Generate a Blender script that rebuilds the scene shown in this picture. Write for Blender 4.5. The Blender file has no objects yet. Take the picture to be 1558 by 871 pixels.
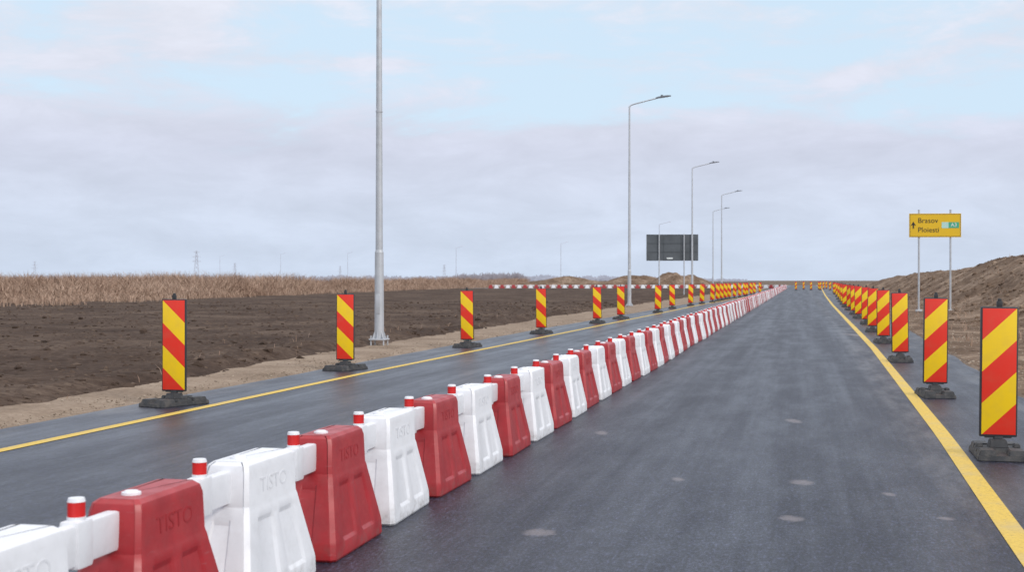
import bpy, bmesh, math, random
import numpy as np
from mathutils import Vector, noise, Matrix
random.seed(7); rng=np.random.default_rng(7)
sc=bpy.context.scene; COL=sc.collection
SL=0.2195                      # road heading: x = SL*y + a
ROADANG=math.atan2(1,SL)       # heading angle of road
FACE=ROADANG-math.pi/2
def P(y,a,z=0): return Vector((SL*y+a,y,z))
def interp(t,pts): return float(np.interp(t,[p[0] for p in pts],[p[1] for p in pts]))

# ---------------------------------------------------------------- materials
def newmat(name):
    m=bpy.data.materials.new(name); m.use_nodes=True
    nt=m.node_tree; return m,nt,nt.nodes,nt.links,nt.nodes["Principled BSDF"]
def ramp(N,stops):
    r=N.new("ShaderNodeValToRGB"); e=r.color_ramp.elements
    while len(e)<len(stops): e.new(0.5)
    for i,(p,c) in enumerate(stops):
        e[i].position=p; e[i].color=(c[0],c[1],c[2],1) if hasattr(c,'__len__') else (c,c,c,1)
    return r
def noisen(N,L,vec,scale,detail=5,rough=.55):
    n=N.new("ShaderNodeTexNoise"); n.inputs["Scale"].default_value=scale
    n.inputs["Detail"].default_value=detail; n.inputs["Roughness"].default_value=rough
    if vec is not None: L.new(vec,n.inputs["Vector"])
    return n
def mixc(N,L,f,a,b,mode='MIX'):
    m=N.new("ShaderNodeMix"); m.data_type='RGBA'; m.blend_type=mode
    for s,v in ((m.inputs[0],f),(m.inputs[6],a),(m.inputs[7],b)):
        if hasattr(v,'links') : L.new(v,s)
        else: s.default_value=v if not hasattr(v,'__len__') else (v[0],v[1],v[2],1)
    return m.outputs[2]
def mathn(N,L,op,a,b=0.0,c=None):
    m=N.new("ShaderNodeMath"); m.operation=op
    for i,v in enumerate((a,b) if c is None else (a,b,c)):
        if hasattr(v,'links'): L.new(v,m.inputs[i])
        else: m.inputs[i].default_value=v
    return m.outputs[0]
def maprange(N,L,v,a,b,c=0,d=1):
    m=N.new("ShaderNodeMapRange"); m.interpolation_type='SMOOTHSTEP'
    L.new(v,m.inputs[0])
    for i,x in enumerate((a,b,c,d)): m.inputs[i+1].default_value=x
    return m.outputs[0]
def bump(N,L,h,strength,dist,bsdf):
    b=N.new("ShaderNodeBump"); b.inputs["Strength"].default_value=strength
    b.inputs["Distance"].default_value=dist; L.new(h,b.inputs["Height"]); L.new(b.outputs[0],bsdf.inputs["Normal"])

def mat_plain(name,col,rough=.5,metal=0,var=.25,scale=8,dirt=None,dirtz=(0.0,.35),amt=.8,base=.06,scuff=0):
    m,nt,N,L,B=newmat(name)
    tc=N.new("ShaderNodeTexCoord"); oi=N.new("ShaderNodeObjectInfo")
    off=N.new("ShaderNodeVectorMath"); off.operation='ADD'; L.new(tc.outputs["Object"],off.inputs[0])
    cx=N.new("ShaderNodeCombineXYZ"); r=mathn(N,L,'MULTIPLY',oi.outputs["Random"],50.0)
    L.new(r,cx.inputs[0]);L.new(r,cx.inputs[1]); L.new(cx.outputs[0],off.inputs[1])
    n=noisen(N,L,off.outputs[0],scale,6,.6)
    dark=tuple(c*(1-var) for c in col)
    rp=ramp(N,[(.3,dark),(.65,col)]); L.new(n.outputs[0],rp.inputs[0])
    c=rp.outputs[0]
    if scuff:
        mp=N.new("ShaderNodeMapping"); mp.inputs["Scale"].default_value=(1,1,7); L.new(off.outputs[0],mp.inputs[0])
        n3=noisen(N,L,mp.outputs[0],9,7,.75)
        c=mixc(N,L,maprange(N,L,n3.outputs[0],.58,.74,0,scuff),c,(.52,.45,.45))
    if dirt:
        sp=N.new("ShaderNodeSeparateXYZ"); L.new(tc.outputs["Object"],sp.inputs[0])
        n2=noisen(N,L,off.outputs[0],14,6,.65)
        zf=maprange(N,L,sp.outputs[2],dirtz[1],dirtz[0])
        f=mathn(N,L,'MULTIPLY',mathn(N,L,'ADD',mathn(N,L,'MULTIPLY',zf,amt),base),maprange(N,L,n2.outputs[0],.42,.75))
        c=mixc(N,L,f,c,dirt)
    L.new(c,B.inputs["Base Color"]); B.inputs["Metallic"].default_value=metal
    L.new(maprange(N,L,n.outputs[0],.3,.7,rough+.08,rough-.06),B.inputs["Roughness"])
    return m
DIRT=(.30,.27,.25)
M_white=mat_plain("white_plastic",(.80,.81,.84),.42,var=.07,dirt=DIRT,dirtz=(0,.14),amt=.6,base=.12,scuff=.2)
M_red=mat_plain("red_plastic",(.40,.022,.028),.42,var=.24,dirt=(.24,.10,.09),dirtz=(0,.16),amt=.5,base=.12,scuff=.16)
M_pinred=mat_plain("red_reflective",(.68,.02,.02),.35,var=.15)
M_rubber=mat_plain("black_rubber",(.050,.051,.055),.7,var=.25,scale=6,dirt=(.15,.135,.12),dirtz=(0,.2),amt=.6)
M_frame=mat_plain("dark_frame",(.04,.042,.047),.5,var=.3)
M_galv=mat_plain("galvanised_steel",(.56,.58,.61),.5,metal=.3,var=.18,scale=5)
M_lamp=mat_plain("lamp_housing",(.16,.17,.19),.45,metal=.3,var=.2)
M_signy=mat_plain("yellow_sign_face",(.80,.50,.012),.4,var=.06,scale=2)
M_black=mat_plain("black_paint",(.02,.02,.02),.5)
M_green=mat_plain("green_paint",(.06,.42,.24),.5,var=.1)
M_wsign=mat_plain("white_paint",(.78,.82,.82),.5,var=.05)
M_teal=mat_plain("pale_teal_paint",(.45,.72,.66),.5,var=.05)
M_sback=mat_plain("sign_back_grey",(.115,.13,.145),.6,metal=.0,var=.3,scale=.8)
M_sseam=mat_plain("sign_seam_grey",(.085,.098,.11),.6,var=.2,scale=1)
M_hazesteel=mat_plain("hazed_steel",(.48,.50,.57),.7,var=.05)  # steel of far pylons and lamps, faded with distance haze in the colour

def mat_stripe(name,sgn):
    m,nt,N,L,B=newmat(name)
    tc=N.new("ShaderNodeTexCoord"); sp=N.new("ShaderNodeSeparateXYZ"); L.new(tc.outputs["Object"],sp.inputs[0])
    t=mathn(N,L,'DIVIDE',mathn(N,L,'SUBTRACT',1.26,sp.outputs[2]),.54)
    u=mathn(N,L,'MULTIPLY_ADD',sp.outputs[0],sgn*.5/.28,.25)
    f=mathn(N,L,'FRACT',mathn(N,L,'ADD',mathn(N,L,'ADD',t,u),.0))
    g=mathn(N,L,'GREATER_THAN',f,.5)
    n=noisen(N,L,tc.outputs["Object"],9,5)
    c=mixc(N,L,g,(.80,.032,.014),(.94,.62,.008))
    d=maprange(N,L,n.outputs[0],.4,.75,0,.12)
    c=mixc(N,L,d,c,(.35,.22,.12))
    L.new(c,B.inputs["Base Color"]); B.inputs["Roughness"].default_value=.38
    return m
M_strR=mat_stripe("stripes_rising",1); M_strL=mat_stripe("stripes_falling",-1)

def mat_asphalt():
    m,nt,N,L,B=newmat("asphalt")
    g=N.new("ShaderNodeNewGeometry"); sp=N.new("ShaderNodeSeparateXYZ"); L.new(g.outputs["Position"],sp.inputs[0])
    a=mathn(N,L,'SUBTRACT',sp.outputs[0],mathn(N,L,'MULTIPLY',sp.outputs[1],SL))
    cv=N.new("ShaderNodeCombineXYZ"); L.new(mathn(N,L,'MULTIPLY',a,1.0),cv.inputs[0]); L.new(mathn(N,L,'MULTIPLY',sp.outputs[1],.02),cv.inputs[1])
    streak=noisen(N,L,cv.outputs[0],2.0,8,.65)
    cv2=N.new("ShaderNodeCombineXYZ"); L.new(a,cv2.inputs[0]); L.new(mathn(N,L,'MULTIPLY',sp.outputs[1],.25),cv2.inputs[1])
    patch=noisen(N,L,cv2.outputs[0],2.0,9,.72)
    cv3=N.new("ShaderNodeCombineXYZ"); L.new(a,cv3.inputs[0]); L.new(mathn(N,L,'MULTIPLY',sp.outputs[1],.35),cv3.inputs[1])
    grain=noisen(N,L,cv3.outputs[0],60,2,.8)
    grain2=noisen(N,L,cv3.outputs[0],22,6,.9)
    base=ramp(N,[(.3,(.013,.0150,.028)),(.5,(.020,.0225,.039)),(.72,(.030,.033,.052))]); L.new(streak.outputs[0],base.inputs[0])
    c=mixc(N,L,maprange(N,L,patch.outputs[0],.42,.68,0,.35),base.outputs[0],(.037,.041,.062))
    gr=ramp(N,[(.3,.1),(.5,.8),(.68,2.5)]); L.new(grain.outputs[0],gr.inputs[0])
    c=mixc(N,L,.85,c,gr.outputs[0],'MULTIPLY')
    gr2=ramp(N,[(.34,.25),(.5,.92),(.64,2.1)]); L.new(grain2.outputs[0],gr2.inputs[0])
    c=mixc(N,L,.9,c,gr2.outputs[0],'MULTIPLY')
    dn=noisen(N,L,cv2.outputs[0],2.5,6,.7)
    e1=maprange(N,L,a,1.9,3.2); e2=maprange(N,L,a,-7.2,-8.2)
    e=mathn(N,L,'MAXIMUM',e1,e2)
    df=mathn(N,L,'MULTIPLY',mathn(N,L,'ADD',e,.03),maprange(N,L,dn.outputs[0],.42,.72))
    e3=mathn(N,L,'MULTIPLY',maprange(N,L,a,.85,1.15),maprange(N,L,a,1.7,1.3))
    df=mathn(N,L,'ADD',df,mathn(N,L,'MULTIPLY',mathn(N,L,'MULTIPLY',e3,.55),maprange(N,L,patch.outputs[0],.4,.65)))
    c=mixc(N,L,mathn(N,L,'MULTIPLY',df,.6),c,(.17,.16,.16))
    spots=[(2.15,9.74,.10,.15),(1.76,8.26,.085,.12),(.16,7.8,.11,.13),(2.73,8.26,.06,.07),(.88,12.9,.07,.2),(2.64,9.2,.05,.09),(1.25,9.9,.05,.12),(3.0,14.0,.09,.25),(9.4,36,.2,1.2)]
    tot=None
    wn=noisen(N,L,g.outputs["Position"],18,4,.7)
    for (x,y,rx,ry) in spots:
        dx=mathn(N,L,'DIVIDE',mathn(N,L,'SUBTRACT',sp.outputs[0],x),rx); dy=mathn(N,L,'DIVIDE',mathn(N,L,'SUBTRACT',sp.outputs[1],y),ry)
        d=mathn(N,L,'ADD',mathn(N,L,'MULTIPLY',dx,dx),mathn(N,L,'MULTIPLY',dy,dy))
        d=mathn(N,L,'ADD',d,mathn(N,L,'MULTIPLY',wn.outputs[0],2.0))
        f=maprange(N,L,d,2.2,1.0,0,.6)
        tot=f if tot is None else mathn(N,L,'MAXIMUM',tot,f)
    c=mixc(N,L,tot,c,(.22,.19,.195))
    L.new(c,B.inputs["Base Color"])
    rg=maprange(N,L,mathn(N,L,'ADD',mathn(N,L,'MULTIPLY',patch.outputs[0],.5),mathn(N,L,'MULTIPLY',streak.outputs[0],.5)),.35,.65,.54,.38)
    rg=mathn(N,L,'SUBTRACT',rg,maprange(N,L,a,-2.2,-3.2,0,.08))
    L.new(rg,B.inputs["Roughness"])
    B.inputs["Specular IOR Level"].default_value=.30
    h=mathn(N,L,'ADD',grain.outputs[0],grain2.outputs[0])
    bump(N,L,h,.4,.008,B)
    return m
M_asph=mat_asphalt()

def mat_line():
    m,nt,N,L,B=newmat("yellow_road_paint")
    g=N.new("ShaderNodeNewGeometry")
    n=noisen(N,L,g.outputs["Position"],34,7,.8); n2=noisen(N,L,g.outputs["Position"],1.8,7,.7)
    r=ramp(N,[(.32,(.24,.16,.05)),(.45,(.62,.41,.05)),(.7,(.74,.52,.075))]); L.new(n.outputs[0],r.inputs[0])
    c=mixc(N,L,maprange(N,L,n2.outputs[0],.45,.7,0,.5),r.outputs[0],(.45,.36,.20))
    L.new(c,B.inputs["Base Color"]); B.inputs["Roughness"].default_value=.6
    return m
M_line=mat_line()

def mat_soil(name,c0,c1,c2,s1=.6,s2=9,bs=.8,bd=.05):
    m,nt,N,L,B=newmat(name)
    g=N.new("ShaderNodeNewGeometry")
    n=noisen(N,L,g.outputs["Position"],s1,8,.65); n2=noisen(N,L,g.outputs["Position"],s2,8,.75)
    mx=mathn(N,L,'ADD',mathn(N,L,'MULTIPLY',n.outputs[0],.5),mathn(N,L,'MULTIPLY',n2.outputs[0],.5))
    r=ramp(N,[(.38,c0),(.5,c1),(.62,c2)]); L.new(mx,r.inputs[0])
    L.new(r.outputs[0],B.inputs["Base Color"]); B.inputs["Roughness"].default_value=.95
    B.inputs["Specular IOR Level"].default_value=.1
    bump(N,L,n2.outputs[0],bs,bd,B); return m
M_soil=mat_soil("dark_soil",(.038,.024,.018),(.075,.050,.037),(.145,.104,.078),.22,6,.6,.05)
M_shoulder=mat_soil("sandy_gravel",(.17,.125,.09),(.265,.20,.148),(.36,.285,.22),.7,14,.4,.03)
M_bank=mat_soil("bank_soil",(.075,.047,.032),(.175,.120,.083),(.36,.27,.20),.28,2.0,.9,.12)
M_ground=mat_soil("field_ground",(.10,.072,.055),(.15,.11,.082),(.22,.17,.13),.05,1.5,.4,.05)

def mat_island(name,stops,rough=.9,wr=.6,wn=.5):
    m,nt,N,L,B=newmat(name); g=N.new("ShaderNodeNewGeometry")
    r=ramp(N,stops)
    n=noisen(N,L,g.outputs["Position"],.12,5,.6)
    v=mathn(N,L,'ADD',mathn(N,L,'MULTIPLY',g.outputs["Random Per Island"],wr),mathn(N,L,'MULTIPLY',n.outputs[0],wn))
    L.new(v,r.inputs[0]); L.new(r.outputs[0],B.inputs["Base Color"]); B.inputs["Roughness"].default_value=rough
    B.inputs["Specular IOR Level"].default_value=.1
    return m
M_reed=mat_island("dry_reed",[(.15,(.20,.125,.09)),(.5,(.36,.245,.18)),(.85,(.52,.385,.30))],wr=.30,wn=.80)
M_clod=mat_island("soil_clod",[(.15,(.040,.027,.020)),(.6,(.080,.055,.042)),(.9,(.145,.105,.08))])
M_stone=mat_island("gravel_stone",[(.15,(.19,.145,.11)),(.6,(.28,.22,.17)),(.9,(.42,.35,.28))])
M_tree=mat_island("hazed_bare_wood",[(.15,(.24,.22,.25)),(.8,(.33,.31,.34))])  # wood colour pulled towards the horizon haze
M_hazetree=mat_island("distant_wood",[(.15,(.40,.42,.50)),(.8,(.48,.50,.58))])  # atmospheric haze painted into the wood colour, no volume used

# ---------------------------------------------------------------- helpers
def mkobj(name,me,mat=None,parent=None,smooth=False,**kw):
    if mat is not None and not me.materials: me.materials.append(mat)
    if smooth:
        for p in me.polygons: p.use_smooth=True
    o=bpy.data.objects.new(name,me); COL.objects.link(o)
    if parent: o.parent=parent
    for k,v in kw.items(): o[k]=v
    return o
def bm2me(bm,name):
    me=bpy.data.meshes.new(name); bmesh.ops.recalc_face_normals(bm,faces=bm.faces); bm.to_mesh(me); bm.free(); return me
def box(bm,x0,x1,y0,y1,z0,z1,bev=0,mi=0):
    r=bmesh.ops.create_cube(bm,size=1)
    vs=r["verts"]
    for v in vs:
        v.co=Vector(((x0+x1)/2+v.co.x*(x1-x0),(y0+y1)/2+v.co.y*(y1-y0),(z0+z1)/2+v.co.z*(z1-z0)))
    fs=set(f for v in vs for f in v.link_faces)
    for f in fs: f.material_index=mi
    if bev:
        es=list(set(e for v in vs for e in v.link_edges))
        bmesh.ops.bevel(bm,geom=es,offset=bev,segments=2,affect='EDGES',profile=.6)
def cyl(bm,p0,p1,r0,r1,seg=16,mi=0,cap=True):
    p0=Vector(p0);p1=Vector(p1);d=p1-p0
    M=Matrix.Translation((p0+p1)/2)@d.to_track_quat('Z','Y').to_matrix().to_4x4()
    r=bmesh.ops.create_cone(bm,cap_ends=cap,segments=seg,radius1=r0,radius2=r1,depth=d.length,matrix=M)
    for v in r["verts"]:
        for f in v.link_faces: f.material_index=mi
def empty(name,loc,rot,**kw):
    e=bpy.data.objects.new(name,None); e.empty_display_size=.2; COL.objects.link(e)
    e.location=loc; e.rotation_euler=(0,0,rot)
    for k,v in kw.items(): e[k]=v
    return e
def meshnp(name,V,F):
    me=bpy.data.meshes.new(name); me.from_pydata(V.tolist() if hasattr(V,'tolist') else V,[],F.tolist() if hasattr(F,'tolist') else F); me.update(); return me
def shade_sharp(me,ang=35):
    me.polygons.foreach_set("use_smooth",[True]*len(me.polygons))
    try: me.set_sharp_from_angle(angle=math.radians(ang))
    except Exception: pass

# ---------------------------------------------------------------- setting
S=dict(kind="structure")
bm=bmesh.new()
bmesh.ops.create_grid(bm,x_segments=40,y_segments=40,size=4000)
o=mkobj("ground",bm2me(bm,"ground"),M_ground,**S); o.location=(0,3500,-.045)

Ll=[(-12,-7.05),(21,-7.03),(37,-6.75),(59,-6.4),(80,-6.15),(100,-5.6),(120,-4.9),(240,-4.2),(420,-4)]
Le=[(-12,-8.05),(40,-8.05),(60,-7.6),(80,-7.3),(120,-6.3),(240,-5.3),(420,-5)]
Rl=[(-12,.9),(7.35,1.25),(12.6,1.38),(29,1.62),(54,1.78),(80,1.95),(130,2.45),(250,4),(420,5)]
Re=[(-12,2.5),(7,2.7),(17,2.85),(130,4.9),(250,6.5),(420,7.5)]
ys=list(np.concatenate([np.arange(-12,60,1.0),np.arange(60,240,4),np.arange(240,421,20)]))
def strip(name,f0,f1,z,mat,skirt=0,ys=ys,**kw):
    V=[];F=[]
    for y in ys:
        V+= [tuple(P(y,f0(y),z)),tuple(P(y,f1(y),z))]
    for i in range(len(ys)-1):
        F.append((2*i,2*i+1,2*i+3,2*i+2))
    if skirt:
        b=len(V)
        for y in ys: V+=[tuple(P(y,f0(y)-.03,z-skirt)),tuple(P(y,f1(y)+.03,z-skirt))]
        for i in range(len(ys)-1):
            F.append((2*i,2*i+2,b+2*i+2,b+2*i)); F.append((2*i+1,b+2*i+1,b+2*i+3,2*i+3))
    return mkobj(name,meshnp(name,V,F),mat,**kw)
wob=lambda y,s:0.08*noise.noise(Vector((y*.9,s,0)))+.06*noise.noise(Vector((y*3.1,s,4)))
strip("road",lambda y:interp(y,Le)+wob(y,1),lambda y:interp(y,Re)+wob(y,9),0,M_asph,.05,**S)
strip("road_marking",lambda y:interp(y,Ll)-.07,lambda y:interp(y,Ll)+.07,.004,M_line,**S)
strip("road_marking",lambda y:interp(y,Rl)-.075,lambda y:interp(y,Rl)+.075,.004,M_line,**S)
strip("road_marking",lambda y:-2.69,lambda y:-2.60,.004,M_line,ys=[y for y in ys if y<236],**S)
V=[(-120,238,-.006),(48,244,-.006),(58,262,-.006),(-120,252,-.006)]
mkobj("road",meshnp("side_road",V,[(0,1,2,3)]),M_asph,**S)

def fbm(x,y,s,o=4):
    v=0;a=1;f=s
    for i in range(o):
        v+=a*noise.noise(Vector((x*f,y*f,3.3*i))); a*=.5; f*=2.1
    return v
def sstep(a,b,x):
    t=min(1,max(0,(x-a)/(b-a))); return t*t*(3-2*t)
def grid(name,alist,ylist,hf,mat,**kw):
    V=[];F=[];na=len(alist)
    for y in ylist:
        for a in alist:
            p=P(y,a); V.append((p.x,p.y,hf(p.x,y,a)))
    for j in range(len(ylist)-1):
        for i in range(na-1):
            k=j*na+i; F.append((k,k+1,k+na+1,k+na))
    me=meshnp(name,V,F); 
    for p in me.polygons: p.use_smooth=True
    return mkobj(name,me,mat,**kw)
al=list(np.linspace(-11.2,-6.0,50))
yl=list(np.concatenate([np.arange(4,45,.2),np.arange(45,120,1.0),np.arange(120,241,5)]))
grid("shoulder",al,yl,lambda x,y,a:-.03+ (.045+.025*fbm(x,y,.9,4))*sstep(0,-.7,a-interp(y,Le)) ,M_shoulder,**S)
def soil_edge(y): return interp(y,[(0,-8.6),(14,-8.65),(26,-9.25),(60,-9.7),(240,-8.7)])+.22*fbm(y*.5,2,.8,4)
al=[-6.9]+list(np.linspace(-8.1,-14,84))[1:]+list(-14-np.linspace(0.02,1,120)**1.7*120)
al=al[::-1]
yl=list(8+ (np.linspace(0,1,380)**1.8)*232)
def soilh(x,y,a):
    e=soil_edge(y)-a
    k=sstep(0,1.0,e)
    ridge=.08*math.exp(-((e-1.0)/.6)**2)*(1+fbm(x,y,.5,2))
    return -.06+k*(.11+ridge+.065*fbm(x,y,1.0,5)+.09*fbm(x,y,.12,2))
grid("soil_field",al,yl,soilh,M_soil,**S)
al=list(np.linspace(2.4,9,60))+list(np.linspace(9.1,48,150))
yl=list(9+(np.linspace(0,1,340)**1.5)*290)
def bankh(x,y,a):
    e=a-interp(y,Re); v=-.05+sstep(0,.8,e)*(.05+.04*fbm(x,y,1.0,4))
    H=interp(y,[(12,0),(26,1.8),(36,2.8),(60,3.05),(80,2.9),(105,2.5),(130,2.3),(160,2.15),(190,2.0),(225,1.3),(260,.6),(290,0)])
    H*=1+.14*fbm(y,1,.04,2)
    foot=interp(y,Re)+interp(y,[(60,2.6),(110,2.6),(160,2.4)])
    up=sstep(foot,foot+interp(y,[(60,7.8),(150,6)]),a+.6*fbm(x,y,.2,3))
    down=1-.30*sstep(foot+9,foot+20,a)
    gully=.16*abs(fbm(y*1.0,a*.25,.7,3))*4*up*(1-up)
    return v+H*up*down-gully+sstep(0,.25,up)*(.20*fbm(x,y,.30,3)+.09*fbm(x,y,1.3,4))*min(1,H)
grid("embankment",al,yl,bankh,M_bank,**S)
def mound(name,cx,cy,rx,ry,h,seed,mat):
    n=40;V=[];F=[]
    for j in range(n+1):
        for i in range(n+1):
            u=-1+2*i/n;v=-1+2*j/n;r=math.hypot(u,v)
            z=h*max(0,1-r**1.6)*(1+.35*fbm(u*2+seed,v*2,1.2,3))
            V.append((cx+u*rx,cy+v*ry,-.06+z))
    for j in range(n):
        for i in range(n):
            k=j*(n+1)+i;F.append((k,k+1,k+n+2,k+n+1))
    me=meshnp(name,V,F); shade_sharp(me,80)
    return mkobj(name,me,mat,label="low mound of excavated brown earth on the field",category="earth mound")
for a in [(38,300,9,8,3.4,1),(30,310,14,9,2.3,5),(14,320,16,9,2.1,3)]:
    o=mound("earth_mound",a[0],a[1],a[2],a[3],a[4],a[5],M_bank); o["group"]="mounds of earth beyond the road"

# ---------------------------------------------------------------- vegetation as masses
def blades(name,pts,hmin,hmax,w,lean,mat,plume=0,**kw):
    n=len(pts); pts=np.asarray(pts)
    h=rng.uniform(hmin,hmax,n)*pts[:,3]
    ang=rng.uniform(0,2*np.pi,n); dx=np.cos(ang);dy=np.sin(ang)
    la=rng.uniform(0,2*np.pi,n); lm=rng.uniform(0,lean,n)*h
    base=pts[:,:3]; ww=w*rng.uniform(.6,1.4,n)
    side=np.stack([dx*ww,dy*ww,np.zeros(n)],1)
    mid=base+np.stack([np.cos(la)*lm*.3,np.sin(la)*lm*.3,h*.6],1)
    top=base+np.stack([np.cos(la)*lm,np.sin(la)*lm,h],1)
    s2=side*(1+plume)
    V=np.stack([base-side,base+side,mid+s2,mid-s2,top],1).reshape(-1,3)
    F=[]
    for i in range(n):
        k=5*i; F.append((k,k+1,k+2,k+3)); F.append((k+3,k+2,k+4))
    return mkobj(name,meshnp(name,V,F),mat,kind="stuff",**kw)
bx=[-120,-60,-33.4,-25.6,-20.9,-14,-4,6]; by=[70,78,86,97,150,215,300,330]
pts=[]
while len(pts)<130000:
    x=random.uniform(-110,4); y0=float(np.interp(x,bx,by))+12*noise.noise(Vector((x*.2,0,0)))
    d=random.random()**1.6*90
    y=y0+d
    if x<-.44*y-4: continue
    nn=.5+.9*noise.noise(Vector((x*.09,y*.06,1)))+.6*noise.noise(Vector((x*.30,y*.3,6)))
    if random.random()>max(.12,nn+.35): continue
    edge=.25+.75*min(1,d/24)
    pts.append((x,y,0,(.56+.56*max(0,min(1,nn)))*edge))
blades("reed_bed",pts,.8,2.35,.016,.95,M_reed,plume=.9,label="broad bed of tall dry tan reeds beyond bare soil",category="reeds")
pts=[]
for i in range(20000):
    x=random.uniform(-60,2); y=float(np.interp(x,bx,by))-random.random()**2*32+6
    if x<-.44*y-3: continue
    if noise.noise(Vector((x*.3,y*.15,2)))<-.02: continue
    pts.append((x,y,0,1))
blades("dry_grass",pts,.15,.6,.022,1.0,M_reed,label="patchy dry grass at the edge of the soil",category="grass")
pts=[]
for i in range(9000):
    y=18+random.random()**1.5*200; a=interp(y,Re)+.5+random.random()**1.3*24
    x=SL*y+a
    if noise.noise(Vector((x*.35,y*.2,8)))<.16: continue
    pts.append((x,y,bankh(x,y,a)-.02,1))
blades("dry_grass",pts,.08,.30,.010,.8,M_reed,label="sparse dry grass tufts over the earth bank",category="grass")
pts=[]
for i in range(500):
    y=14+random.random()*60; a=soil_edge(y)-random.uniform(-.3,5); x=SL*y+a
    if noise.noise(Vector((x*.8,y*.5,8)))<.15: continue
    pts.append((x,y,max(soilh(x,y,a),0)-.02,1))
blades("dry_grass",pts,.05,.20,.006,.9,M_reed,label="thin dry stalks scattered on dark soil",category="grass")

bm=bmesh.new(); bmesh.ops.create_icosphere(bm,subdivisions=1,radius=1); ico=np.array([v.co[:] for v in bm.verts]); icf=np.array([[v.index for v in f.verts] for f in bm.faces]); bm.free()
def rocks(name,items,mat,**kw):
    V=[];F=[];k=0
    for (x,y,z,r) in items:
        s=rng.uniform(.65,1.3,(len(ico),1)); q=ico*s*r*rng.uniform(.6,1.3,3)*np.array([1,1,.7])
        V.append(q+np.array([x,y,z])); F.append(icf+k); k+=len(ico)
    return mkobj(name,meshnp(name,np.concatenate(V),np.concatenate(F)),mat,kind="stuff",**kw)
it=[]
for i in range(15000):
    y=12+random.random()**1.6*75; a=soil_edge(y)-.05-random.random()**1.5*(6+y*.7); x=SL*y+a
    if x<-.42*y-2: continue
    it.append((x,y,soilh(x,y,a)-.010,random.uniform(.008,.030)*(1+y/70)*(1.0+random.random()**5*1.8)))
rocks("soil_clod",it,M_clod,label="dark lumpy clods of freshly turned soil",category="soil clods")
it=[]
for i in range(2600):
    y=9+random.random()**1.5*60; a=random.uniform(soil_edge(y)-.3,interp(y,Le)-.02); x=SL*y+a
    it.append((x,y,.012,random.uniform(.005,.018)))
for i in range(3500):
    y=12+random.random()**1.5*70; a=interp(y,Re)+random.random()**1.4*4; x=SL*y+a
    it.append((x,y,bankh(x,y,a),random.uniform(.010,.032)))
rocks("gravel",it,M_stone,label="loose pale gravel along the asphalt edge",category="gravel")
it=[]
for i in range(3200):
    y=26+random.random()**1.3*130; a=interp(y,Re)+2.2+random.random()*11; x=SL*y+a
    it.append((x,y,bankh(x,y,a)-.01,random.uniform(.03,.09)*(1+random.random()**4*1.6)))
rocks("earth_clod",it,M_bank,label="brown clods of earth on the bank",category="soil clods")

def wood(name,x0,x1,y,dy,h,n,w,mat,label):
    V=[];F=[]
    for i in range(n):
        x=random.uniform(x0,x1); yy=y+random.uniform(-dy,dy)
        e=min(1,4*min(x-x0,x1-x)/(x1-x0)+.45)
        H=h*e*(.62+.38*(noise.noise(Vector((x*.03,yy*.01,0)))+.5)+random.uniform(-.12,.12))
        for k in range(9):
            t=random.uniform(.0,.75); an=random.uniform(-1.0,1.0); ln=H*random.uniform(.25,.5)
            bx_=x+random.uniform(-.3,.3)*h*.2; z0=H*t*.8
            ex=bx_+math.sin(an)*ln; ez=min(H,z0+math.cos(an)*ln); b=len(V)
            V+=[(bx_-w,yy,z0),(bx_+w,yy,z0),(ex,yy+.3,ez)]; F.append((b,b+1,b+2))
    return mkobj(name,meshnp(name,V,F),mat,kind="stuff",label=label,category="trees")
wood("distant_wood",-26,7,520,12,5.6,300,.26,M_tree,"far clump of bare grey brown trees on the plain")
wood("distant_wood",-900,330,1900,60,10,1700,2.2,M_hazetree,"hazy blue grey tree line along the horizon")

# ---------------------------------------------------------------- traffic barriers
PITCH=1.07
def barrier_body_bm(bm,mi=0,detail=True):
    # rings: z, near end x, far end x, half width, side recess depth
    rings=[(0,-.425,.415,.184,0),(.012,-.435,.423,.190,0),(.085,-.432,.421,.188,.0),(.105,-.426,.417,.185,.010),(.365,-.318,.342,.136,.010),(.390,-.308,.335,.131,0),(.425,-.296,.326,.125,0),(.445,-.284,.321,.118,0),(.600,-.268,.314,.112,0),(.634,-.256,.304,.103,0),(.650,-.232,.285,.083,0)]
    us=[-1,-.94,-.66,-.60,-.16,-.10,.10,.16,.60,.66,.94,1]
    vs=[-.84,-.34,-.28,.28,.34,.84]
    def ring(z,xa,xb,hw,g):
        cx=(xa+xb)/2; hl=(xb-xa)/2
        pts=[]
        def inset(u): return 1.0 if .15<abs(u)<.61 else 0.0
        for u in us:
            c=.024 if abs(u)==1 else 0
            pts.append((cx+u*hl,-(hw-c-g*inset(u)),z))
        for v in vs:
            d=g*.9 if abs(v)<=.29 else 0
            pts.append((cx+hl-d,v*hw,z))
        for u in us[::-1]:
            c=.024 if abs(u)==1 else 0
            pts.append((cx+u*hl,(hw-c-g*inset(u)),z))
        for v in vs[::-1]:
            d=g*.9 if abs(v)<=.29 else 0
            pts.append((cx-hl+d,v*hw,z))
        return pts
    if not detail: rings=[rings[i] for i in (0,2,6,8,10)]
    R=[]
    for r in rings: R.append([bm.verts.new(p) for p in ring(*r)])
    n=len(R[0])
    for j in range(len(R)-1):
        for i in range(n):
            f=bm.faces.new((R[j][i],R[j][(i+1)%n],R[j+1][(i+1)%n],R[j+1][i])); f.material_index=mi; f.smooth=True
    f=bm.faces.new(R[-1]); f.material_index=mi
    f=bm.faces.new(R[0][::-1]); f.material_index=mi
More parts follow.
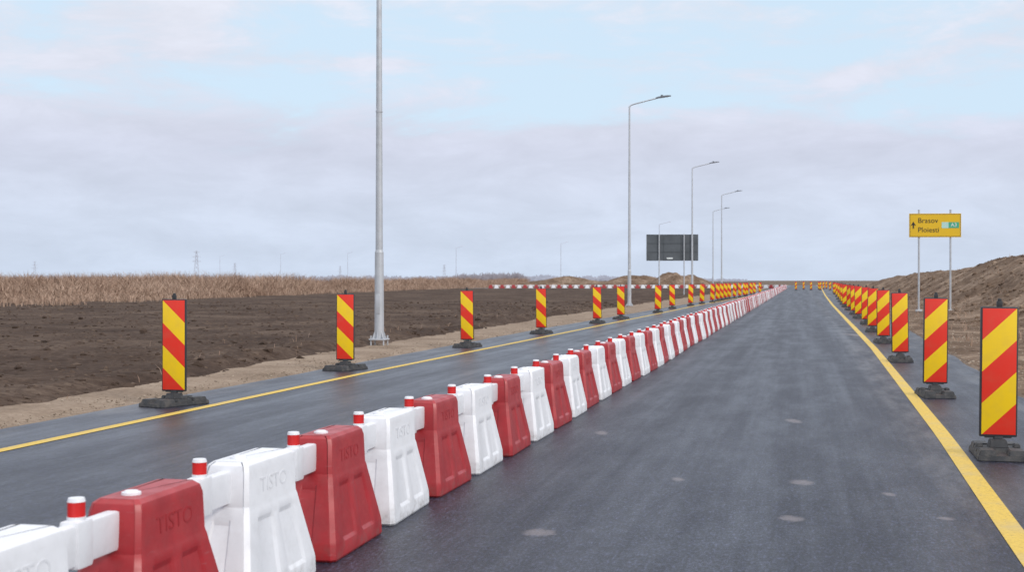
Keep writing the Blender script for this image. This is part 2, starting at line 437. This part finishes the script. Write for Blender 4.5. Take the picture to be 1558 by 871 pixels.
def rail_bm(bm,mi=0):
    x0,x1=-(PITCH-.308),-.262
    box(bm,x0,x1,-.030,.030,.460,.612,.014,mi)
    box(bm,-PITCH/2-.055,-PITCH/2+.055,-.040,.040,.448,.624,.014,mi)
def pin_bm(bm,m0=0,m1=1,seg=20):
    x=-PITCH/2
    cyl(bm,(x,0,.622),(x,0,.636),.034,.034,seg,m1)
    cyl(bm,(x,0,.636),(x,0,.690),.032,.032,seg,m0)
    cyl(bm,(x,0,.690),(x,0,.704),.033,.029,seg,m1)
def text_mesh(s,size,ext=0.002):
    cu=bpy.data.curves.new("t",'FONT'); cu.body=s; cu.size=size; cu.extrude=ext; cu.align_x='CENTER'; cu.align_y='CENTER'; cu.resolution_u=3
    ob=bpy.data.objects.new("t",cu); COL.objects.link(ob)
    dg=bpy.context.evaluated_depsgraph_get(); me=bpy.data.meshes.new_from_object(ob.evaluated_get(dg))
    bpy.data.objects.remove(ob); return me
txt=text_mesh("TISTO",.10,.0015)
txt.transform(Matrix.Translation((.03,-.1146,.525))@Matrix.Rotation(math.radians(88.0),4,'X')@Matrix.Diagonal((1.2,1,1,1)))
me_txtR=txt.copy(); me_txtR.materials.clear(); me_txtR.materials.append(M_red)
me_txtW=txt.copy(); me_txtW.materials.clear(); me_txtW.materials.append(M_white)
def mk(fn,name,*mats,ang=30):
    bm=bmesh.new(); fn(bm); me=bm2me(bm,name)
    for m in mats: me.materials.append(m)
    shade_sharp(me,ang); return me
def bodyfull(bm):
    barrier_body_bm(bm)
    bmesh.ops.dissolve_limit(bm,angle_limit=math.radians(1.2),verts=bm.verts,edges=bm.edges)
    es=[e for e in bm.edges if e.calc_face_angle(0)>math.radians(12) and max(v.co.z for v in e.verts)>.02]
    bmesh.ops.bevel(bm,geom=es,offset=.008,segments=3,affect='EDGES',clamp_overlap=True)
bodyR=mk(bodyfull,"barrier_body",M_red,ang=20); bodyW=bodyR.copy(); bodyW.materials.clear(); bodyW.materials.append(M_white)
railM=mk(lambda b:rail_bm(b),"rail",M_white); pinM=mk(lambda b:pin_bm(b),"pin",M_pinred,M_white)
capM=mk(lambda b:(cyl(b,(-.12,0,.645),(-.12,0,.660),.040,.038,20),cyl(b,(-.12,0,.660),(-.12,0,.666),.030,.026,20)),"cap",M_white)
def farfn(b):
    barrier_body_bm(b,0,False); rail_bm(b,1); pin_bm(b,2,1,8)
farR=mk(farfn,"barrier",M_red,M_white,M_pinred,ang=14); farW=mk(farfn,"barrier",M_white,M_white,M_pinred,ang=14)
GB="row of plastic barriers dividing the lanes"
def put_barrier(x,y,ang,idx,detail):
    red=(idx%2==1)
    lab=("dark red" if red else "white")+" water-filled plastic barrier standing on asphalt"
    if detail:
        e=empty("traffic_barrier",(x,y,.001),ang,label=lab,category="barrier",group=GB)
        for nm,me in (("body",bodyR if red else bodyW),("connecting_rail",railM),("connecting_pin",pinM),("filler_cap",capM)):
            o=bpy.data.objects.new(nm,me); o.parent=e; COL.objects.link(o)
        if y<20:
            o=bpy.data.objects.new("lettering",me_txtR if red else me_txtW); o.parent=e; COL.objects.link(o)
    else:
        o=bpy.data.objects.new("traffic_barrier",farR if red else farW); o.location=(x,y,.001); o.rotation_euler=(0,0,ang)
        o["label"]=lab;o["category"]="barrier";o["group"]=GB; COL.objects.link(o)
k=0; y=4.2775
while y<238:
    j=random.uniform(-.016,.016)
    p=P(y,-2.65+j+.02*math.sin(y*.6))
    put_barrier(p.x,p.y,ROADANG+math.radians(random.uniform(-1.2,1.2)),k,y<45)
    k+=1; y+=1.045
path=[P(238,-2.65),Vector((50.6,243,0)),Vector((50,246.5,0)),Vector((47,248.5,0)),Vector((42,249,0)),Vector((30,248,0)),Vector((-4,243,0))]
cum=[0]
for i in range(len(path)-1): cum.append(cum[-1]+(path[i+1]-path[i]).length)
s=.5
def at(s): return Vector((float(np.interp(s,cum,[p.x for p in path])),float(np.interp(s,cum,[p.y for p in path])),0))
while s<cum[-1]:
    p=at(s); q=at(min(s+.5,cum[-1])); pp=at(max(0,s-.5)); d=q-pp
    put_barrier(p.x,p.y,math.atan2(d.y,d.x),k,False); k+=1; s+=1.07

# ---------------------------------------------------------------- delineator posts
def frame_fn(b): box(b,-.155,.155,-.018,.018,.165,1.275,.012)
def handle_fn(b):
    box(b,-.024,.024,-.016,.016,1.27,1.325,.008); box(b,-.015,.015,-.012,.012,1.322,1.345,.005)
def stem_fn(b):
    box(b,-.035,.035,-.028,.028,.12,.17,.006); box(b,-.11,.11,-.012,.012,.155,.167,.003)
    cyl(b,(0,-.03,.145),(0,.03,.145),.014,.014,10)
def base_fn(b):
    def frust(x0,x1,y0,y1,z0,z1,t):
        q=[(x0,y0,z0),(x1,y0,z0),(x1,y1,z0),(x0,y1,z0),(x0+t,y0+t,z1),(x1-t,y0+t,z1),(x1-t,y1-t,z1),(x0+t,y1-t,z1)]
        v=[b.verts.new(p) for p in q]
        fs=[b.faces.new([v[i] for i in f]) for f in ((0,3,2,1),(4,5,6,7),(0,1,5,4),(1,2,6,5),(2,3,7,6),(3,0,4,7))]
        es=list(set(e for f in fs for e in f.edges))
        bmesh.ops.bevel(b,geom=es,offset=.006,segments=2,affect='EDGES')
    frust(-.20,.20,-.38,.38,0,.045,.006)
    for sx in (-1,1):
        for (y0,y1) in ((-.355,-.14),(.14,.355)):
            xa,xb=(sx*.045,sx*.188); frust(min(xa,xb),max(xa,xb),y0,y1,.04,.088,.014)
    frust(-.19,.19,-.115,.115,.04,.080,.010)
    frust(-.08,.08,-.085,.085,.078,.145,.016)
    for sx in (-1,1):
        xa,xb=(sx*.120,sx*.180); frust(min(xa,xb),max(xa,xb),-.055,.055,.078,.112,.008)
def panel_fn(b): box(b,-.140,.140,-.0215,-.0185,.185,1.26,.001)
frameM=mk(frame_fn,"frame",M_frame); handleM=mk(handle_fn,"handle",M_frame); stemM=mk(stem_fn,"stem",M_frame); baseM=mk(base_fn,"base",M_rubber)
panR=mk(panel_fn,"panel",M_strR); panL=mk(panel_fn,"panel",M_strL)
def delin(x,y,left,yaw=0,baseyaw=0,lean=0):
    rot=FACE+math.radians(yaw)
    e=empty("guide_beacon",(x,y,.001),rot,label="red and yellow striped guide beacon on black rubber foot",category="traffic beacon",group="striped beacons along the lane edges")
    lz=math.radians(lean)
    for nm,me in (("frame",frameM),("striped_panel",panL if left else panR),("handle",handleM),("stem",stemM),("foot",baseM)):
        o=bpy.data.objects.new(nm,me); o.parent=e; COL.objects.link(o)
        if nm=="foot": o.rotation_euler=(0,0,math.radians(baseyaw))
        else: o.rotation_euler=(0,lz,0)
    return e
Lyaw=[(4,-24),(6,-22),(2,-12),(0,-12),(2,-10),(-3,-15),(0,-5),(3,0)]
Lpos=[(-4.06,15.8),(-2.79,22),(-1.0,29.5),(.83,37),(2.99,46),(4.23,51),(6.77,61),(8.54,70),(10.6,78),(12.14,84),(13.72,90),(14.87,95),(15.79,99),(16.74,103),(17.7,107),(18.8,111),(20.1,116),(21.4,121)]
for i,(x,y) in enumerate(Lpos):
    yw=Lyaw[i] if i<len(Lyaw) else (0,0)
    delin(x,y,True,yw[0]+random.uniform(-2,2),yw[1],random.uniform(-.9,.9))
Rpos=[(4.14,11.2),(5.47,17.0),(7.18,24.3),(8.90,31.5),(10.56,38.5),(12.12,45),(13.72,52),(15.1,58),(16.95,66),(18.75,74),(20.65,82),(23.05,92),(25.9,104),(29.7,120),(34.4,140),(38.0,155),(41.7,170)]
for i,(x,y) in enumerate(Rpos):
    delin(x,y,False,random.uniform(-3,3)+4,random.uniform(-6,6),.6 if i==0 else random.uniform(-1,1))
for (x,y) in [(43.2,200),(45.5,200),(46.9,200),(48.4,200),(47.7,215),(50.2,215),(50.5,222),(52.6,222),(55.0,230)]: delin(x,y,False,0,0)
for (x,y) in [(22.5,126),(24.2,133),(26,141),(28.3,150)]: delin(x,y,True,0,0)

# ---------------------------------------------------------------- street lamps
H=11.4
def pole_fn(b):
    cyl(b,(0,0,.03),(0,0,2.0),.108,.100,24); cyl(b,(0,0,2.0),(0,0,2.06),.100,.083,24,cap=False); cyl(b,(0,0,2.06),(0,0,H),.083,.045,24)
    cyl(b,(0,0,5.2),(0,0,5.23),.078,.078,20)
def bplate_fn(b):
    box(b,-.19,.19,-.19,.19,.0,.03,.004)
    for i in range(8):
        a=i*math.pi/4; M=Matrix.Rotation(a,4,'Z')
        q=[M@Vector(v) for v in ((.09,-.006,.03),(.175,-.006,.03),(.102,-.006,.22),(.09,.006,.03),(.175,.006,.03),(.102,.006,.22))]
        v=[b.verts.new(p) for p in q]
        for f in ((0,1,2),(3,5,4),(0,3,4,1),(1,4,5,2),(2,5,3,0)): b.faces.new([v[i] for i in f])
    for sx in (-1,1):
        for sy in (-1,1): cyl(b,(sx*.15,sy*.15,-.16),(sx*.15,sy*.15,.10),.018,.018,8)
def door_fn(b): box(b,-.05,.05,-.114,-.094,.6,1.05,.005)
def arm_fn(b):
    pts=[(0,0,H-.35),(0,0,H-.05),(.08,0,H+.05),(.3,0,H+.12),(1.6,0,H+.42)]
    for i in range(len(pts)-1): cyl(b,pts[i],pts[i+1],.036,.036,12)
def head_fn(b):
    secs=[(1.5,.05,.05,H+.40),(1.62,.09,.06,H+.425),(1.85,.15,.065,H+.46),(2.15,.16,.05,H+.50),(2.35,.11,.025,H+.525)]
    R=[]
    for x,w,t,z in secs: R.append([b.verts.new(p) for p in ((x,-w,z-.02),(x,w,z-.02),(x,w*.8,z+t),(x,-w*.8,z+t))])
    for i in range(len(R)-1):
        for j in range(4): b.faces.new((R[i][j],R[i][(j+1)%4],R[i+1][(j+1)%4],R[i+1][j]))
    b.faces.new(R[0][::-1]); b.faces.new(R[-1])
    box(b,1.78,1.9,-.03,.03,H+.51,H+.60,.01)
poleM=mk(pole_fn,"pole",M_galv); bpM=mk(bplate_fn,"bp",M_galv); armM=mk(arm_fn,"arm",M_galv); headM=mk(head_fn,"head",M_lamp); doorM=mk(door_fn,"door",M_galv)
def farlamp(b):
    pole_fn(b); arm_fn(b); head_fn(b)
flM=mk(farlamp,"lamp",M_hazesteel)
for (x,y,near,r,z) in [(-3.03,30,1,-12,.14),(6.7,75,1,-12,.05),(15.9,116,1,-12,0),(24.4,153,1,-12,0),(28.9,189,1,-12,0),(26.1,233,0,10,0),(13.2,355,0,30,0),(-17,400,0,20,0),(-60,480,0,15,0),(-88,500,0,15,0),(-120,540,0,20,0)]:
    lab="tall galvanised street lamp on a bolted base by the road" if near else "slender far street lamp on the plain"
    if near:
        e=empty("street_lamp",(x,y,z),math.radians(r),label=lab,category="street lamp",group="street lamps along the road")
        for nm,me in (("pole",poleM),("base_plate",bpM),("arm",armM),("lamp_head",headM),("access_door",doorM)):
            o=bpy.data.objects.new(nm,me); o.parent=e; COL.objects.link(o)
    else:
        o=mkobj("street_lamp",flM,None,label=lab,category="street lamp",group="street lamps along the road"); o.location=(x,y,z); o.rotation_euler=(0,0,math.radians(r))

# ---------------------------------------------------------------- pylons
def pylon_fn(b):
    h=24
    def bar(p,q,r=.16): cyl(b,p,q,r*.6,r*.6,4)
    wz=lambda z:1.9*(1-z/h)+.35
    for sx in (-1,1):
        for sy in (-1,1): bar((sx*wz(0),sy*wz(0),0),(sx*wz(h),sy*wz(h),h),.2)
    zs=[0,5,9.5,13,16,18.5,21,24]
    for i in range(len(zs)-1):
        a,c=wz(zs[i]),wz(zs[i+1])
        for s in (-1,1):
            bar((-a,s*a,zs[i]),(c,s*c,zs[i+1]),.1); bar((a,s*a,zs[i]),(-c,s*c,zs[i+1]),.1)
    for z,w in ((16,3.4),(19.5,3),(23,2.4)):
        bar((-w,0,z),(w,0,z),.16); bar((-w,0,z),(0,0,z+1.4),.1); bar((w,0,z),(0,0,z+1.4),.1)
pyM=mk(pylon_fn,"pylon",M_hazesteel)
for (x,y,s) in [(-228,950,.95),(-253,1200,.72),(-472,1300,.85),(-170,1300,.65),(-67,1300,.7)]:
    o=mkobj("power_pylon",pyM,None,label="distant steel lattice power pylon on the plain",category="pylon",group="power pylons on the horizon")
    o.location=(x,y,0); o.scale=(s,s,s); o.rotation_euler=(0,0,.4)

# ---------------------------------------------------------------- yellow direction sign
e=empty("direction_sign",(19.95,62,0),FACE*.35,label="yellow direction sign on two steel posts beside earth bank",category="road sign")
def spost(b):
    cyl(b,(0,0,-.3),(0,0,4.82),.045,.045,14); cyl(b,(0,0,4.82),(0,0,4.84),.05,.05,14); box(b,-.13,.13,-.13,.13,0.02,.12,.01)
spM=mk(spost,"post",M_galv)
for sx in (-.73,.73):
    o=mkobj("post",spM,None,e); o.location=(sx,.07,0)
bm=bmesh.new(); box(bm,-1.2,1.2,-.02,.0,3.54,4.66,.008)
mkobj("sign_panel",bm2me(bm,"sp"),M_signy,e)
bm=bmesh.new()
for (x0,x1,z0,z1) in ((-1.17,1.17,3.57,3.585),(-1.17,1.17,4.615,4.63),(-1.17,-1.155,3.587,4.613),(1.155,1.17,3.587,4.613)): box(bm,x0,x1,-.026,-.022,z0,z1)
mkobj("sign_border",bm2me(bm,"sb"),M_black,e)
def sign_text(s,size,x,z,mat,left=True,nm="lettering",y=-.026):
    me=text_mesh(s,size,.002); me.transform(Matrix.Rotation(math.radians(90),4,'X'))
    xs=[v.co.x for v in me.vertices]; me.transform(Matrix.Translation((x-(min(xs) if left else 0),y,z)))
    me.materials.clear(); me.materials.append(mat); mkobj(nm,me,None,e)
sign_text("Brasov",.34,-.78,4.32,M_black); sign_text("Ploiesti",.34,-.78,3.88,M_black)
bm=bmesh.new()
vs=[(-1.04,3.95),(-.98,3.95),(-.98,4.12),(-.89,4.08),(-1.01,4.28),(-1.13,4.08),(-1.04,4.12)]
f=bm.faces.new([bm.verts.new((x,-.024,z)) for x,z in vs]); r=bmesh.ops.extrude_face_region(bm,geom=[f])
for v in r["geom"]:
    if isinstance(v,bmesh.types.BMVert): v.co.y-=.004
mkobj("arrow_symbol",bm2me(bm,"ar"),M_black,e)
bm=bmesh.new(); box(bm,.30,.618,-.027,-.022,3.97,4.25); mkobj("route_badge",bm2me(bm,"rb"),M_teal,e)
bm=bmesh.new(); box(bm,.62,1.10,-.027,-.022,3.97,4.25); mkobj("route_badge",bm2me(bm,"rb"),M_green,e)
sign_text("A3",.25,.86,4.11,M_wsign,False,y=-.030)
sign_text("1",.22,.46,4.11,M_wsign,False,y=-.030)

# ---------------------------------------------------------------- large sign seen from behind
e=empty("information_board",(15.85,130,0),FACE*.3,label="large grey information board seen from behind on posts",category="road sign")
bm=bmesh.new(); box(bm,-2.55,2.55,-.0,.06,3.45,6.05,.02)
mkobj("sign_panel",bm2me(bm,"gs"),M_sback,e)
bm=bmesh.new()
for z in (3.47,4.30,5.15,5.99): box(bm,-2.5,2.5,-.03,-.003,z,z+.04,.004)
for x in (-.86,.86): box(bm,x-.02,x+.02,-.028,-.004,3.52,5.98,.004)
mkobj("panel_seam",bm2me(bm,"gr"),M_sseam,e)
bm=bmesh.new(); box(bm,-.55,.05,-.058,-.052,3.62,3.76); mkobj("maker_plate",bm2me(bm,"mp"),M_wsign,e)
bm=bmesh.new(); cyl(bm,(0,0,-.3),(0,0,6.1),.055,.055,12); box(bm,-.18,.18,-.18,.18,-.03,.05,.01)
pm=bm2me(bm,"gp"); pm.materials.append(M_galv)
for x in (-1.3,1.15,1.9):
    o=mkobj("post",pm,None,e); o.location=(x,-.13,0)

# ---------------------------------------------------------------- world, sun, camera
w=bpy.data.worlds.new("World"); sc.world=w; w.use_nodes=True
N=w.node_tree.nodes; L=w.node_tree.links; bg=N["Background"]
sun_dir=Vector((.55,-.62,.50)).normalized()
sky=N.new("ShaderNodeTexSky"); sky.sky_type='NISHITA'; sky.sun_disc=False
sky.sun_elevation=math.asin(sun_dir.z); sky.sun_rotation=math.atan2(sun_dir.x,sun_dir.y)
sky.dust_density=1.5; sky.altitude=100
tc=N.new("ShaderNodeTexCoord")
mp=N.new("ShaderNodeMapping"); mp.inputs["Scale"].default_value=(1,1,4.8); mp.inputs["Location"].default_value=(.35,.1,.3); L.new(tc.outputs["Generated"],mp.inputs[0])
n1=noisen(N,L,mp.outputs[0],3.0,9,.58); n1.inputs["Distortion"].default_value=.45
mp2=N.new("ShaderNodeMapping"); mp2.inputs["Scale"].default_value=(1,1,3.2); mp2.inputs["Location"].default_value=(.7,0,.2); L.new(tc.outputs["Generated"],mp2.inputs[0])
n2=noisen(N,L,mp2.outputs[0],11,9,.62); n2.inputs["Distortion"].default_value=.3
sp=N.new("ShaderNodeSeparateXYZ"); L.new(tc.outputs["Generated"],sp.inputs[0])
low=maprange(N,L,sp.outputs[2],.15,.08,0,.26)
cov=mathn(N,L,'ADD',mathn(N,L,'ADD',n1.outputs[0],low),mathn(N,L,'MULTIPLY',mathn(N,L,'SUBTRACT',n2.outputs[0],.5),.55))
f=maprange(N,L,cov,.42,.62,.0,1.0)
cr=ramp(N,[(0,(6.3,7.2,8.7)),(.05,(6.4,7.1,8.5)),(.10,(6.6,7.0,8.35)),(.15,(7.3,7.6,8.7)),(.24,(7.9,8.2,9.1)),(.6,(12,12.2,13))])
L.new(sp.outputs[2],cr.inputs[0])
tint=ramp(N,[(.32,.93),(.5,1.0),(.68,1.08)]); L.new(n2.outputs[0],tint.inputs[0])
cc=mixc(N,L,1.0,cr.outputs[0],tint.outputs[0],'MULTIPLY')
blue=mixc(N,L,.90,sky.outputs[0],(6.8,8.5,10.1))
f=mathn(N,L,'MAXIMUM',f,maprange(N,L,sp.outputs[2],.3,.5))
fin=mixc(N,L,f,blue,cc)
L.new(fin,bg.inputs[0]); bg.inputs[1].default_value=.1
sl=bpy.data.lights.new("sun",'SUN'); sl.energy=1.5; sl.angle=math.radians(12); sl.color=(1,.95,.88)
so=bpy.data.objects.new("sun",sl); COL.objects.link(so); so.rotation_euler=sun_dir.to_track_quat('Z','Y').to_euler()

cam=bpy.data.cameras.new("camera"); co=bpy.data.objects.new("camera",cam); COL.objects.link(co)
cam.sensor_width=36; cam.lens=2000/1558*36; cam.clip_end=9000; cam.clip_start=.05
co.location=(0,0,1.5); co.rotation_euler=(math.radians(90)-math.atan(8.5/2000),0,0)
cam.dof.use_dof=True; cam.dof.focus_distance=13; cam.dof.aperture_fstop=4.5
sc.camera=co
sc.view_settings.view_transform='Standard'; sc.view_settings.look='None'; sc.view_settings.exposure=0
